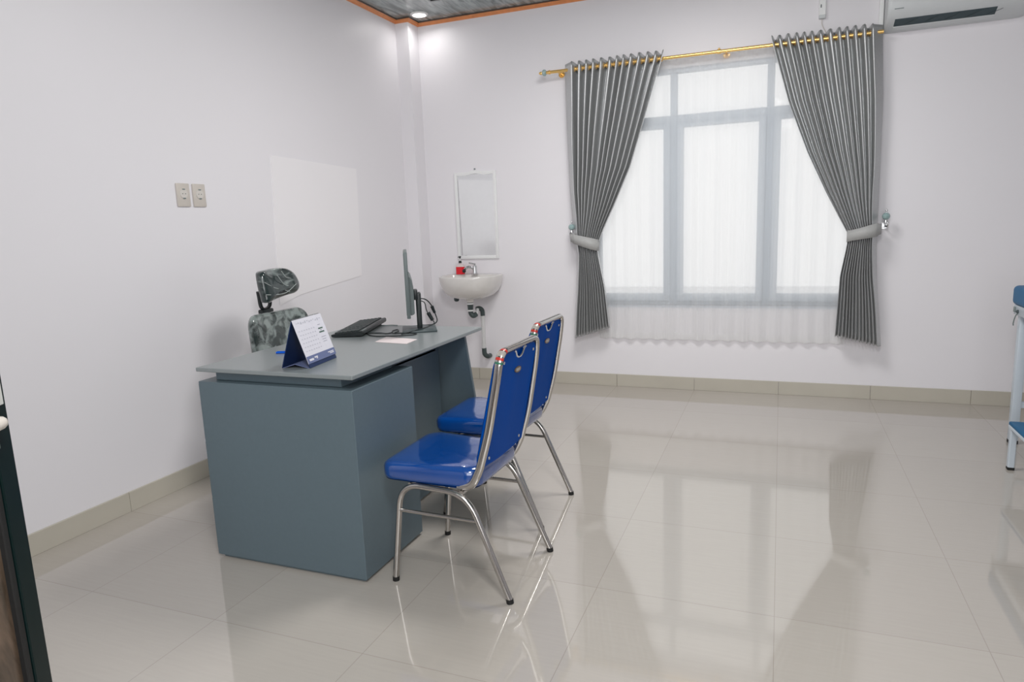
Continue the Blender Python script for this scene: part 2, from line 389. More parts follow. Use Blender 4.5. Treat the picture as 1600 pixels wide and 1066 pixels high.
bm = B(); box(bm, WX0, WX1, YB-0.001, YB+0.03, WZ0-0.02, WZ0, 0.003, 1); obj('window_sill', bm, ALU, win)
bm = B(); box(bm, -8, 8, YB+0.15, 12, -0.3, -0.15); g = struct(obj('ground_outside', bm, GROUND))

# ------------------------------------------------------------------ curtain rod
RY, RZ = 2.305, 2.418
rod = thing('curtain_rod', 'gold metal curtain rod with crystal ball end above the window', 'curtain rod', (0, RY, RZ))
bm = B(); cyl(bm, (-1.665, 0, 0), (0.555, 0, 0), 0.0115); obj('rod', bm, GOLD, rod, 40)
bm = B(); cyl(bm, (-0.455, 0, 0), (-0.43, 0, 0), 0.0155); sph(bm, (-0.4425, 0, 0.018), 0.007, 10); obj('joint_ring', bm, GOLD, rod, 40)
for sx in (-1.66,):
    bm = B(); d = -1 if sx < 0 else 1
    cyl(bm, (sx, 0, 0), (sx+d*0.03, 0, 0), 0.016, 0.010); f = obj('finial', bm, GOLD, rod, 40)
    bm = B(); sph(bm, (sx+d*0.045, 0, 0), 0.025, 12, (0.75, 1, 1)); obj('crystal_ball', bm, CRYSTAL, f, 30)
    bm = B(); sph(bm, (sx+d*0.072, 0, 0), 0.012, 10, (1.4, 1, 1)); obj('tip', bm, GOLD, f, 40)
for sx in (-1.60, -0.4, 0.50):
    bm = B(); cyl(bm, (sx, 0, -0.004), (sx, YB-RY-0.004, -0.004), 0.007); cyl(bm, (sx, YB-RY-0.008, -0.004), (sx, YB-RY, -0.004), 0.024)
    obj('bracket', bm, GOLD, rod, 40)

# ------------------------------------------------------------------ tied-back curtains
def lerp_tab(tab, z):
    tab = sorted(tab, reverse=True)
    if z >= tab[0][0]: return tab[0][1]
    for (za, xa), (zb, xb) in zip(tab, tab[1:]):
        if z >= zb:
            t = (za-z)/(za-zb); return xa*(1-t)+xb*t
    return tab[-1][1]
def curtain(label, Lt, Rt, zb0, zb1, flat, waist_z, seed, nf=12):
    rnd = random.Random(seed)
    t = thing('curtain', label, 'curtain', (0, RY, 0), 0, 'grey curtains at the window')
    bm = B(); ztop = 2.462
    NU, NV = nf*16, 64
    ph = [rnd.uniform(-0.25, 0.25) for _ in range(nf+2)]; am = [rnd.uniform(0.75, 1.15) for _ in range(nf+2)]
    F = 0.09                                   # share of the width that is the flat outer edge
    rows = []
    for j in range(NV+1):
        v = j/NV; row = []
        for i in range(NU+1):
            u = i/NU
            zend = zb0*(1-u)+zb1*u
            # drape hem slightly ragged
            z = ztop*(1-v)+zend*v
            xl = lerp_tab(Lt, z); xr = lerp_tab(Rt, z)
            # u along pleats, flat outer strip on one side
            uu = u if flat == 'R' else 1-u           # 0 = inner edge, 1 = outer edge
            k = uu/(1-F)
            gauss = math.exp(-((z-waist_z)/0.30)**2)
            wid = xr-xl
            A0 = 0.045*(1-v)+0.040*v
            if k < 1:
                s = k*nf; idx = int(s); fr = s-idx
                a = am[idx]*(1-fr)+am[idx+1]*fr; p = ph[idx]*(1-fr)+ph[idx+1]*fr
                wv = math.cos(2*PI*s+p*min(1, v*6)); wv = math.copysign(abs(wv)**0.6, wv)
                depth = A0*a*(1-0.35*gauss)
                y = -wv*depth + 0.004*math.sin(7*z+9*u)
                w_out = 0.18*gauss + F*(1-gauss)
                pos = k*(1-w_out)
                pos += 0.25*math.sin(2*PI*s)/nf/(2*PI) + 0.10/nf*math.sin(2*PI*k*2.3+seed)*math.sin(PI*k)
            else:
                w_out = 0.18*gauss + F*(1-gauss)
                q = (k*(1-F)-(1-F))/F
                pos = (1-w_out)+w_out*q
                y = -A0*(1-0.35*gauss)*am[nf]*(1-q) + 0.020*q
            x = xl+wid*(pos if flat == 'R' else 1-pos)
            # upper crown of each fold stands a little taller
            dz = 0.006*math.cos(2*PI*k*nf) if v < 0.02 and k < 1 else 0
            # gathered cloth bulges forward at the waist
            y -= 0.026*gauss*math.sin(PI*min(1, max(0, pos)))
            row.append(bm.verts.new((x, y, z+dz)))
        rows.append(row)
    for a, b_ in zip(rows, rows[1:]):
        for i in range(NU): bm.faces.new((a[i], a[i+1], b_[i+1], b_[i]))
    o = obj('drape', bm, SATIN, t, 180)
    md = o.modifiers.new('thick', 'SOLIDIFY'); md.thickness = 0.0016
    # grommets where the cloth crosses the rod
    xl, xr = lerp_tab(Lt, RZ), lerp_tab(Rt, RZ)
    for i in range(nf*2):
        k = (i+0.5)/(nf*2)
        pos = k*(1-F); x = xl+(xr-xl)*(pos if flat == 'R' else 1-pos)
        bm = B(); ring = [(0, 0.0175*math.cos(a*PI/8), 0.0175*math.sin(a*PI/8)) for a in range(16)]
        sweep(bm, ring, 0.0035, 6, closed=True); g = obj('grommet', bm, GOLD, t, 40, (x, 0, RZ)); g.rotation_euler = (0, 0, (0.45 if i % 2 else -0.45))
    return t
LL = [(2.45, -1.548), (2.0, -1.541), (1.53, -1.527), (1.2, -1.503), (1.05, -1.482), (0.8, -1.492), (0.39, -1.522)]
LR = [(2.45, -0.812), (2.04, -0.939), (1.69, -1.055), (1.42, -1.178), (1.25, -1.262), (1.12, -1.315), (1.04, -1.308), (0.8, -1.262), (0.48, -1.226), (0.39, -1.222)]
curtain('grey satin curtain on the left side of the window, tied back', LL, LR, 0.395, 0.488, 'L', 1.14, 3)
RL = [(2.45, -0.108), (2.04, 0.009), (1.70, 0.138), (1.44, 0.258), (1.27, 0.345), (1.15, 0.408), (1.05, 0.395), (0.88, 0.366), (0.45, 0.350)]
RR = [(2.45, 0.552), (2.03, 0.575), (1.6, 0.578), (1.26, 0.580), (1.09, 0.580), (0.84, 0.594), (0.39, 0.641)]
curtain('grey satin curtain on the right side of the window, below the air conditioner', RL, RR, 0.462, 0.395, 'R', 1.15, 11)

def tieback(label, cx, a, zc, tilt, side):
    bm = B(); n = 40; rings = []
    for k in range(n+1):
        th = 2*PI*k/n; x = a*math.cos(th); y = -0.062*math.sin(th)-0.012
        z = tilt*math.cos(th); h = 0.040+0.004*math.sin(2*th)
        if x*side > a*0.8: h *= 0.8
        rings.append([(x, y, z-h), (x, y, z+h)])
    loft(bm, rings, closed=False, cap0=False, cap1=False)
    # loop running back to the wall hook
    o = obj('curtain_tieback', bm, BAND, None, 180, (cx, RY, zc)); md = o.modifiers.new('thick', 'SOLIDIFY'); md.thickness = 0.003
    tag(o, label, 'curtain tieback', 'curtain tiebacks')
tieback('pale grey fabric tieback band around the left curtain', -1.412, 0.112, 1.155, -0.032, -1)
tieback('pale grey fabric tieback band around the right curtain', 0.500, 0.103, 1.165, 0.022, 1)
def hook(label, x, z, d):
    t = thing('tieback_hook', label, 'curtain hook', (x, YB, z), 0, 'tieback hooks on the wall')
    bm = B(); cyl(bm, (0, 0, -0.06), (0, -0.008, -0.06), 0.022); cyl(bm, (0, 0, -0.06), (0, -0.07, -0.06), 0.006)
    sweep(bm, smooth_path([(0, -0.07, -0.06), (d*0.01, -0.09, -0.062), (d*0.012, -0.10, -0.045), (0, -0.10, -0.02)]), 0.006, 8)
    cyl(bm, (0, -0.10, -0.035), (0, -0.10, -0.018), 0.012, 0.006);     obj('stem', bm, STEEL, t, 40)
    bm = B(); sph(bm, (0, -0.10, 0.004), 0.025, 12); obj('crystal_knob', bm, CRYSTAL, t, 20)
    bm = B(); cyl(bm, (0, -0.10, 0.024), (0, -0.10, 0.04), 0.004); sph(bm, (0, -0.10, 0.041), 0.008, 10); obj('knob_tip', bm, STEEL, t, 40)
hook('crystal ball curtain hook on the wall left of the window', -1.522, 1.262, -1)
hook('crystal ball curtain hook on the wall right of the window', 0.628, 1.262, 1)

# sheer curtain
sh = thing('sheer_curtain', 'white see-through voile curtain hanging across the window', 'sheer curtain', (0, 2.388, 0))
bm = B(); NU, NV = 420, 30; rows = []; rnd = random.Random(5)
fold = [(rnd.uniform(5, 30), rnd.uniform(0, 6), rnd.uniform(0.3, 1)) for _ in range(6)]
for j in range(NV+1):
    v = j/NV; row = []
    for i in range(NU+1):
        u = i/NU; x = -1.335+u*1.75
        wv = math.cos(2*PI*u*17+1.2*math.sin(5*u)) ; wv = math.copysign(abs(wv)**1.6, wv)
        for f, p, a in fold: wv += 0.25*a*math.sin(f*2*u+p)
        y = (0.005+0.005*v)*wv*(0.5+0.5*math.sin(u*PI)+0.2)
        z = 2.43*(1-v)+(0.392+0.004*math.cos(2*PI*u*17))*v
        row.append(bm.verts.new((x, y, z)))
    rows.append(row)
for a, b_ in zip(rows, rows[1:]):
    for i in range(NU): bm.faces.new((a[i], a[i+1], b_[i+1], b_[i]))
obj('voile', bm, SHEER, sh, 180)
bm = B()
rows = []
for zz in (0.394, 0.445):
    rows.append([bm.verts.new((-1.335+1.75*i/200, -0.0015+0.0095*(math.copysign(abs(math.cos(2*PI*i/200*17+1.2*math.sin(5*i/200)))**1.6, math.cos(2*PI*i/200*17+1.2*math.sin(5*i/200)))), zz)) for i in range(201)])
for i in range(200): bm.faces.new((rows[0][i], rows[0][i+1], rows[1][i+1], rows[1][i]))
obj('hem', bm, SHEER, sh, 180)
bm = B(); cyl(bm, (-1.45, 0, 2.425), (0.54, 0, 2.425), 0.005); obj('inner_rod', bm, WHITE, sh, 40)

# ------------------------------------------------------------------ air conditioner, trunking, junction box
ac = thing('air_conditioner', 'white wall-mounted split air conditioner high on the back wall', 'air conditioner', (0.563, YB, 2.425))
W_ = 0.76
prof = [(0.0, 0.0), (-0.03, -0.002), (-0.075, 0.006), (-0.155, 0.036), (-0.185, 0.058), (-0.205, 0.095), (-0.21, 0.15), (-0.205, 0.262), (-0.18, 0.278), (0.0, 0.285)]
def acring(x, s=1.0):
    cy, cz = -0.10, 0.14
    return [(x, cy+(y-cy)*s if y < 0 else 0.0, cz+(z-cz)*s) for y, z in prof]
bm = B(); loft(bm, [acring(0.0, 0.965), acring(0.006, 0.99), acring(0.02)]+[acring(W_*k/8) for k in range(1, 8)]+[acring(W_-0.07), acring(W_-0.03, 0.985), acring(W_-0.008, 0.93), acring(W_, 0.86)])
obj('body', bm, ACWHITE, ac, 35)
def slope(y):  # underside height
    return lerp_tab([(0.0, 0.0), (-0.03, -0.002), (-0.075, 0.006), (-0.155, 0.036), (-0.185, 0.058), (-0.205, 0.095)], y)
bm = B()
v0 = [(0.045, -0.105), (0.580, -0.105), (0.580, -0.165), (0.045, -0.165)]
lo = [bm.verts.new((x, y, slope(y)-0.003)) for x, y in v0]; hi = [bm.verts.new((x, y, slope(y)+0.02)) for x, y in v0]
bm.faces.new(lo); bm.faces.new(hi[::-1])
for k in range(4): bm.faces.new((lo[k], lo[(k+1) % 4], hi[(k+1) % 4], hi[k]))
vt = obj('air_outlet', bm, VENT, ac)
for k in range(5):
    bm = B(); x = 0.10+0.11*k; 
    a = Vector((x, -0.110, slope(-0.11)-0.004)); c = Vector((x+0.07, -0.155, slope(-0.155)-0.004)); sweep(bm, [a, c], 0.0014, 5); obj('vane', bm, DGREY, vt)
bm = B(); v1 = [(0.043, -0.070), (0.582, -0.070), (0.582, -0.102), (0.043, -0.102)]
lo = [bm.verts.new((x, y, slope(y)-0.007)) for x, y in v1]; hi = [bm.verts.new((x, y, slope(y)+0.002)) for x, y in v1]
bm.faces.new(lo); bm.faces.new(hi[::-1])
for k in range(4): bm.faces.new((lo[k], lo[(k+1) % 4], hi[(k+1) % 4], hi[k]))
obj('louver_flap', bm, ACWHITE, ac)
bm = B(); box(bm, 0.712, 0.750, -0.2085, -0.202, 0.075, 0.125, 0.002, 1, Matrix.Identity(4)); obj('display_panel', bm, WHITE, ac)
bm = B(); box(bm, 0.728, 0.740, -0.210, -0.2075, 0.098, 0.103); obj('indicator_mark', bm, DGREY, ac)
bm = B(); box(bm, 0.035, 0.085, -0.2055, -0.199, 0.092, 0.0965); obj('lettering', bm, MGREY, ac)
bm = B(); box(bm, 0.534, 0.5605, YB-0.028, YB, 2.455, H-0.03, 0.004, 2)
tag(obj('pipe_trunking', bm, WHITE), 'white vertical pipe trunking running up beside the air conditioner', 'cable trunking')
jb = thing('junction_box', 'small white switch box above the right curtain with thin cable', 'electrical box', (0.200, YB, 2.565))
bm = B(); box(bm, -0.021, 0.021, -0.032, 0, 0, 0.16, 0.005, 2); obj('casing', bm, WHITE, jb)
bm = B(); box(bm, -0.020, 0.020, -0.034, -0.004, -0.002, 0.022, 0.004, 2); obj('end_cap', bm, ACWHITE, jb)
bm = B(); box(bm, -0.012, -0.006, -0.0335, -0.031, 0.065, 0.085, 0.001, 1); obj('switch', bm, DGREY, jb)
bm = B(); sweep(bm, smooth_path([(0, -0.014, 0.002), (0.0, -0.013, -0.03), (0.012, -0.01, -0.06), (0.026, -0.008, -0.09), (0.028, -0.008, -0.16)]), 0.0022, 6); obj('cable', bm, OFFWHITE, jb, 60)

# ------------------------------------------------------------------ ceiling fixtures
dl = thing('downlight', 'lit round recessed downlight in the ceiling corner', 'ceiling light', (-2.683, 2.206, H))
bm = B(); R1 = [[(r*math.cos(2*PI*k/32), r*math.sin(2*PI*k/32), z) for k in range(32)] for r, z in ((0.050, -0.004), (0.052, -0.012), (0.064, -0.010), (0.070, -0.003), (0.070, 0.0))]
loft(bm, R1, cap0=False, cap1=False); obj('trim_ring', bm, WHITE, dl, 40)
bm = B(); cyl(bm, (0, 0, -0.007), (0, 0, -0.001), 0.052, n=32); obj('diffuser', bm, LAMP, dl)
cv = thing('ceiling_vent', 'dark square grille in the marbled ceiling, cut by the top edge', 'vent', (-2.36, 1.880, H))
bm = B()
for a in ((-0.10, 0.10, -0.10, -0.085), (-0.10, 0.10, 0.085, 0.10), (-0.10, -0.085, -0.085, 0.085), (0.085, 0.10, -0.085, 0.085)): box(bm, *a, -0.005, 0, 0.001, 1)
obj('frame', bm, DGREY, cv)
for k in range(6):
    bm = B(); box(bm, -0.085, 0.085, -0.075+k*0.028, -0.066+k*0.028, -0.010, 0); obj('slat', bm, BLACK, cv)

# ------------------------------------------------------------------ left wall: sockets and painted light patch
def socket(label, y, z):
    t = thing('wall_socket', label, 'wall socket', (XL, y, z), 0, 'sockets on the left wall')
    bm = B(); box(bm, 0, 0.010, -0.042, 0.042, -0.060, 0.060, 0.004, 2); obj('plate', bm, OFFWHITE, t, 40)
    bm = B(); cyl(bm, (0.009, 0, 0.006), (0.013, 0, 0.006), 0.026, 0.024, 24); r = obj('outlet', bm, mat('ivory_light', (0.68, 0.64, 0.6), 0.35), t, 40)
    for zz in (0.026, -0.020):
        bm = B(); box(bm, 0.0128, 0.0145, -0.008, 0.008, zz, zz+0.006); obj('earth_clip', bm, MGREY, r)
    for yy in (-0.009, 0.009):
        bm = B(); cyl(bm, (0.012, yy, 0.006), (0.0136, yy, 0.006), 0.0025, n=10); obj('hole', bm, DGREY, r)
socket('ivory wall socket on the left wall, the left one of the pair', -0.057, 1.522)
socket('ivory wall socket on the left wall, the right one of the pair', 0.049, 1.522)
bm = B()  # pale slab standing in for a patch of light on the wall
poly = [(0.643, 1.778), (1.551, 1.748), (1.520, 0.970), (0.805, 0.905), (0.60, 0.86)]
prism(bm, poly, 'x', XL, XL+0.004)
o = tag(obj('wall_light_patch', bm, mat('pale_light_patch', (0.90, 0.875, 0.895), 0.35, noise=(2, 0.01))), 'faint patch of light on the left wall behind the desk, built as a pale slab', 'light patch')

# ------------------------------------------------------------------ mirror
mi_ = thing('wall_mirror', 'white framed rectangular mirror with arched top above the wash basin', 'mirror', (-2.362, YB, 1.385))
w2, h2 = 0.187, 0.355
bm = B()
box(bm, -w2, -w2+0.026, -0.016, 0, -h2, h2, 0.004, 2); box(bm, w2-0.026, w2, -0.016, 0, -h2, h2, 0.004, 2)
box(bm, -w2+0.02, w2-0.02, -0.016, 0, -h2, -h2+0.03, 0.004, 2)
top = [(-w2+0.02, h2), (w2-0.02, h2)]+[(w2-0.025, h2-0.024)]+[(0.085-0.17*k/10, h2-0.028+0.012*math.sin(PI*k/10)) for k in range(11)]+[(-w2+0.025, h2-0.024)]
prism(bm, top, 'y', -0.016, 0)
arch = [(0.06-0.12*k/10, h2+0.010*math.sin(PI*k/10)) for k in range(11)]
prism(bm, arch, 'y', -0.015, -0.001)
obj('frame', bm, WHITE, mi_, 40)
bm = B(); box(bm, -w2+0.02, w2-0.02, -0.009, -0.002, -h2+0.02, h2-0.018); obj('glass', bm, MIRROR, mi_)
bm = B(); cyl(bm, (0, 0, h2+0.022), (0, -0.010, h2+0.022), 0.006, n=12); obj('nail', bm, MGREY, mi_, 40)

# ------------------------------------------------------------------ wash basin
SX, SZ = -2.366, 0.906
wb = thing('wash_basin', 'white ceramic wall-hung wash basin with chrome tap and exposed waste pipe', 'wash basin', (SX, YB, 0))
def plan(s, z, sy=None, yc=-0.20, n=48):
    sy = s if sy is None else sy
    out = []
    for k in range(n):
        t = 2*PI*k/n; c, s_ = math.cos(t), math.sin(t)
        x = 0.249*s*math.copysign(abs(c)**0.85, c)
        if s_ >= 0: y = 0.198*sy*math.copysign(abs(s_)**0.32, s_)      # squared back
        else: y = -0.215*sy*abs(s_)**0.95
        if s_ >= 0: x = 0.249*s*math.copysign(abs(c)**0.55, c)
        out.append((x, yc+y, z))
    return out
bm = B()
outer = [(0.30, 0.718, 0.25), (0.50, 0.724, 0.42), (0.70, 0.742, 0.66), (0.85, 0.780, 0.86), (0.94, 0.825, 0.96), (0.985, 0.868, 1.0), (1.0, 0.896, 1.0), (0.995, 0.906, 0.995), (0.975, 0.909, 0.98)]
rings = [plan(s, z, sy) for s, z, sy in outer]
inner = [(0.90, 0.904, 0.78), (0.86, 0.880, 0.74), (0.75, 0.815, 0.64), (0.55, 0.775, 0.46), (0.25, 0.757, 0.2), (0.10, 0.753, 0.08)]
rings += [plan(s, z, sy, yc=-0.225) for s, z, sy in inner]
loft(bm, rings); obj('basin', bm, CERAM, wb, 60)
fx, fy = 0.0, -0.085
fa = None
bm = B(); cyl(bm, (fx, fy, SZ), (fx, fy, SZ+0.012), 0.026); cyl(bm, (fx, fy, SZ+0.01), (fx, fy, SZ+0.062), 0.020, 0.017)
sweep(bm, smooth_path([(fx, fy, SZ+0.045), (fx-0.035, fy-0.045, SZ+0.065), (fx-0.055, fy-0.075, SZ+0.05)]), 0.011, 10)
fa = obj('faucet', bm, STEEL, wb, 40)
bm = B(); cyl(bm, (fx, fy, SZ+0.062), (fx, fy, SZ+0.075), 0.019, 0.015); sweep(bm, [(fx, fy, SZ+0.075), (fx+0.002, fy+0.01, SZ+0.085), (fx-0.035, fy-0.03, SZ+0.098)], 0.006, 8); obj('lever', bm, STEEL, fa, 40)
bm = B(); sph(bm, (fx-0.060, fy-0.080, SZ+0.036), 0.016, 12, (1, 1, 1)); obj('outlet_nozzle', bm, BLACK, fa, 40)
bm = B(); box(bm, -0.012, 0.012, -0.106, -0.103, SZ-0.012+0.012, SZ+0.0035, 0.001, 1); obj('overflow_mark', bm, MGREY, wb)
py = -0.205
bm = B(); cyl(bm, (0, py, 0.722), (0, py, 0.700), 0.036, 0.030, 24); cyl(bm, (0, py, 0.70), (0, py, 0.675), 0.030, 0.022, 24); obj('drain_flange', bm, CERAM, wb, 40)
dg = mat('dark_grey_pipe', (0.055, 0.075, 0.075), 0.35)
bm = B(); cyl(bm, (0, py, 0.690), (0, py, 0.625), 0.0265, 0.022, 20)
sweep(bm, smooth_path([(0, py, 0.635), (0.002, py, 0.60), (0.02, py+0.006, 0.577), (0.036, py+0.03, 0.587)]), 0.021, 12); tr_ = obj('waste_trap', bm, dg, wb, 40)
for z in (0.672, 0.616):
    bm = B(); cyl(bm, (0, py, z), (0, py, z+0.012), 0.0285, n=20); obj('collar', bm, WHITE, tr_, 40)

bm = B(); sweep(bm, smooth_path([(0.032, py+0.028, 0.587), (0.036, py+0.045, 0.60), (0.030, py+0.075, 0.622)]), 0.012, 10); obj('link_pipe', bm, WHITE, wb, 40)
qx, qy = 0.038, -0.085
bm = B(); sweep(bm, smooth_path([(qx-0.030, qy-0.03, 0.622), (qx-0.008, qy-0.01, 0.625), (qx+0.012, qy, 0.606), (qx+0.016, qy, 0.562)]), 0.019, 12); obj('elbow', bm, dg, wb, 40)
bm = B(); sweep(bm, [(qx+0.016, qy, 0.572), (qx+0.010, qy+0.010, 0.262)], 0.0165, 14); obj('waste_pipe', bm, mat('clear_white_pipe', (0.66, 0.66, 0.66), 0.25), wb, 40)
bm = B(); sweep(bm, smooth_path([(qx+0.010, qy+0.010, 0.285), (qx+0.013, qy+0.012, 0.235), (qx+0.030, qy+0.03, 0.212), (qx+0.03, 0.0, 0.208)]), 0.020, 12); obj('elbow', bm, dg, wb, 40)
bm = B(); cyl(bm, (-0.115, -0.22, 0.728), (-0.115, -0.22, 0.712), 0.022); sph(bm, (-0.115, -0.22, 0.707), 0.021, 12, (1, 1, 0.6)); obj('overflow_plug', bm, DGREY, wb, 40)

sb = thing('soap_bottle', 'red liquid soap pump bottle standing on the wash basin rim', 'soap bottle', (-2.505, 2.345, SZ+0.0025))
pl = rrect(0.074, 0.040, 0.014)
bm = B(); loft(bm, [[(x, y, z) for x, y in pl] for z in (0.0, 0.062)]); obj('liquid', bm, RED, sb, 40)
bm = B(); loft(bm, [[(x*s, y*s, z) for x, y in pl] for z, s in ((0.062, 1.0), (0.070, 0.98), (0.080, 0.7), (0.086, 0.35), (0.094, 0.33))]); obj('shoulder', bm, mat('clear_bottle_top', (0.72, 0.62, 0.62), 0.15), sb, 40)
bm = B(); cyl(bm, (0, 0, 0.093), (0, 0, 0.112), 0.0135, 0.011, 16); ca = obj('cap', bm, BLACK, sb, 40)
bm = B(); cyl(bm, (0, 0, 0.110), (0, 0, 0.135), 0.0035, n=10); obj('pump_stem', bm, WHITE, sb, 40)
bm = B(); cyl(bm, (0, 0, 0.130), (0, 0, 0.150), 0.004, 0.012, 14); cyl(bm, (0, 0, 0.146), (0.0, -0.032, 0.143), 0.004, n=8); obj('pump_head', bm, BLACK, sb, 40)

# ------------------------------------------------------------------ desk
dk = thing('desk', 'grey laminate office desk with box pedestal and floating top', 'desk', (-1.78, -0.27, 0))
ox, oy = 1.78, 0.27
def dbox(bm, x0, x1, y0, y1, z0, z1, bev=0.0015): box(bm, x0+ox, x1+ox, y0+oy, y1+oy, z0, z1, bev, 1)
DX0, DX1, DY0, DY1 = -2.142, -1.420, -0.838, 0.300
bm = B(); dbox(bm, DX0, DX1+0.006, DY0, DY1, 0.784, 0.800, 0.002); obj('desktop', bm, DESKTOP, dk)
bm = B(); dbox(bm, DX0+0.055, DX1-0.075, DY0+0.045, -0.44, 0.744, 0.7835); dbox(bm, -1.66, -1.60, -0.44, 0.14, 0.700, 0.7835); obj('riser', bm, DESK, dk)
bm = B(); dbox(bm, DX0, DX1-0.004, DY0+0.006, -0.398, 0.012, 0.7435, 0.002); dbox(bm, DX0+0.02, DX1-0.02, DY0+0.02, -0.41, 0.0, 0.012, 0); obj('pedestal', bm, DESK, dk)
for k, (z0, z1) in enumerate(((0.50, 0.73), (0.26, 0.49), (0.03, 0.25))):
    bm = B(); dbox(bm, DX0-0.016, DX0-0.0005, DY0+0.02, -0.41, z0, z1, 0.002); d = obj('drawer', bm, DESK, dk)
    bm = B(); zz = (z0+z1)/2+0.04; cyl(bm, (DX0-0.026+ox, -0.68+oy, zz), (DX0-0.026+ox, -0.56+oy, zz), 0.005); cyl(bm, (DX0-0.026+ox, -0.67+oy, zz), (DX0-0.015+ox, -0.67+oy, zz), 0.004); cyl(bm, (DX0-0.026+ox, -0.57+oy, zz), (DX0-0.015+ox, -0.57+oy, zz), 0.004); obj('handle', bm, STEEL, d, 40)
bm = B(); dbox(bm, -1.616, -1.600, -0.3975, 0.168, 0.012, 0.712, 0.001); obj('modesty_panel', bm, DESK, dk)
# leaning side panel
bm = B(); ty, by, th = 0.165, 0.372, 0.020
prism(bm, [(ty+oy, 0.7835), (ty+th+oy, 0.7835), (by+th+oy, 0.0), (by+oy, 0.0)], 'x', DX0+0.05+ox, -1.452+ox, 0.0012)
obj('side_panel', bm, DESK, dk)

# ------------------------------------------------------------------ things on the desk
DT = 0.800
# calendar
ca = thing('desk_calendar', 'tent-shaped desk calendar with white page and navy card stand', 'calendar', (-1.722, -0.660, DT), math.radians(8))
# local: +x = toward the visitor side, y = length
L2 = 0.103
ax, az = -0.010, 0.178; fxx, bxx = 0.050, -0.066
def board(x0, z0, x1, z1, t, y0, y1, m, name, par, bev=0):
    """slab whose section runs from (x0,z0) to (x1,z1) in x-z, extruded along y"""
    d = Vector((x1-x0, z1-z0)).normalized(); n = Vector((d.y, -d.x))*t
    b_ = B(); prism(b_, [(x0, z0), (x1, z1), (x1+n.x, z1+n.y), (x0+n.x, z0+n.y)], 'y', y0, y1)
    return obj(name, b_, m, par)
board(fxx, 0.0, ax, az, 0.003, -L2, L2, NAVY, 'front_board', ca)
board(bxx, 0.0, ax, az, -0.003, -L2, L2, NAVY, 'back_board', ca)
board(bxx+0.002, 0.001, (fxx+bxx)/2-0.004, 0.016, 0.002, -L2, L2, PERI, 'base_fold', ca)
board((fxx+bxx)/2-0.004, 0.016, fxx-0.004, 0.001, 0.002, -L2, L2, PERI, 'base_fold', ca)
def onf(s, off=0.0):     # point on front face, s=0 bottom..1 top, off = distance out
    d = Vector((ax-fxx, az)).normalized(); n = Vector((d.y, -d.x))
    return Vector((fxx+(ax-fxx)*s, az*s))+n*off
a, c = onf(0.085, 0.0035), onf(1.015, 0.0035)
pg = board(a.x, a.y, c.x, c.y, 0.0015, -L2-0.004, L2+0.004, PAPER, 'page', ca)
a, c = onf(0.085, 0.0053), onf(0.235, 0.0053)
board(a.x, a.y, c.x, c.y, 0.0006, -L2-0.004, L2+0.004, PERI, 'printed_band', pg)
def lines(m, lst, off=0.0056):
    for it in lst: marks('text_line', m, [it], off)
def marks(name, m, lst, off=0.0056):
    b_ = B()
    for y0, y1, s0, s1 in lst:
        p0, p1 = onf(s0, off), onf(s1, off); q0, q1 = onf(s0, off+0.0004), onf(s1, off+0.0004)
        vs = [b_.verts.new((p.x, y, p.y)) for p, y in ((q0, y0), (q0, y1), (q1, y1), (q1, y0))]
        b_.faces.new(vs)
    return obj(name, b_, m, pg)
rnd = random.Random(2); g = []
for r in range(6):
    for cc in range(7):
        y = -L2+0.012+cc*0.018; s = 0.33+r*0.085
        g.append((y, y+0.007, s, s+0.018))
LGREY = mat('pale_grey_print', (0.50, 0.50, 0.56), 0.7)
marks('date_grid', LGREY, g)
g = [(-L2+0.012+k*0.0155, -L2+0.018+k*0.0155+rnd.uniform(0, 0.004), 0.885+rnd.uniform(0, 0.05), 0.925+rnd.uniform(0, 0.04)) for k in range(12)]
marks('header_print', LGREY, g)
lines(DINK, [(0.048, 0.082, 0.700, 0.728), (0.060, 0.068, 0.668, 0.680), (0.046, 0.085, 0.620, 0.648)])
lines(INK, [(0.048, 0.084, 0.52, 0.530), (0.048, 0.080, 0.47, 0.478), (0.052, 0.072, 0.79, 0.80), (0.05, 0.08, 0.42, 0.428)])
lines(PAPER, [(-L2+0.008, -L2+0.040, 0.130, 0.175), (-L2+0.048, -L2+0.072, 0.160, 0.190), (-L2+0.060, -L2+0.070, 0.135, 0.155), (0.050, 0.094, 0.165, 0.185), (0.062, 0.094, 0.135, 0.155)], 0.0062)
b_ = B()
for k in range(26):
    y = -L2+0.008+k*0.0076; ring = [(ax+0.004*math.cos(t*PI/5), y, az+0.001+0.006*math.sin(t*PI/5)) for t in range(10)]; sweep(b_, ring, 0.0006, 4, closed=True)
obj('wire_binding', b_, STEEL, ca)
# pen
pen = thing('pen', 'blue ballpoint pen lying on the desk behind the calendar', 'pen', (-1.940, -0.500, DT+0.0045), math.radians(201))
bm = B(); cyl(bm, (-0.065, 0, 0), (0.04, 0, 0), 0.0042, n=12); obj('barrel', bm, PENB, pen, 40)
bm = B(); cyl(bm, (0.03, 0, 0), (0.075, 0, 0), 0.0045, 0.0044, n=12); box(bm, 0.035, 0.07, -0.001, 0.001, 0.0045, 0.0065); obj('cap', bm, PENB, pen, 40)
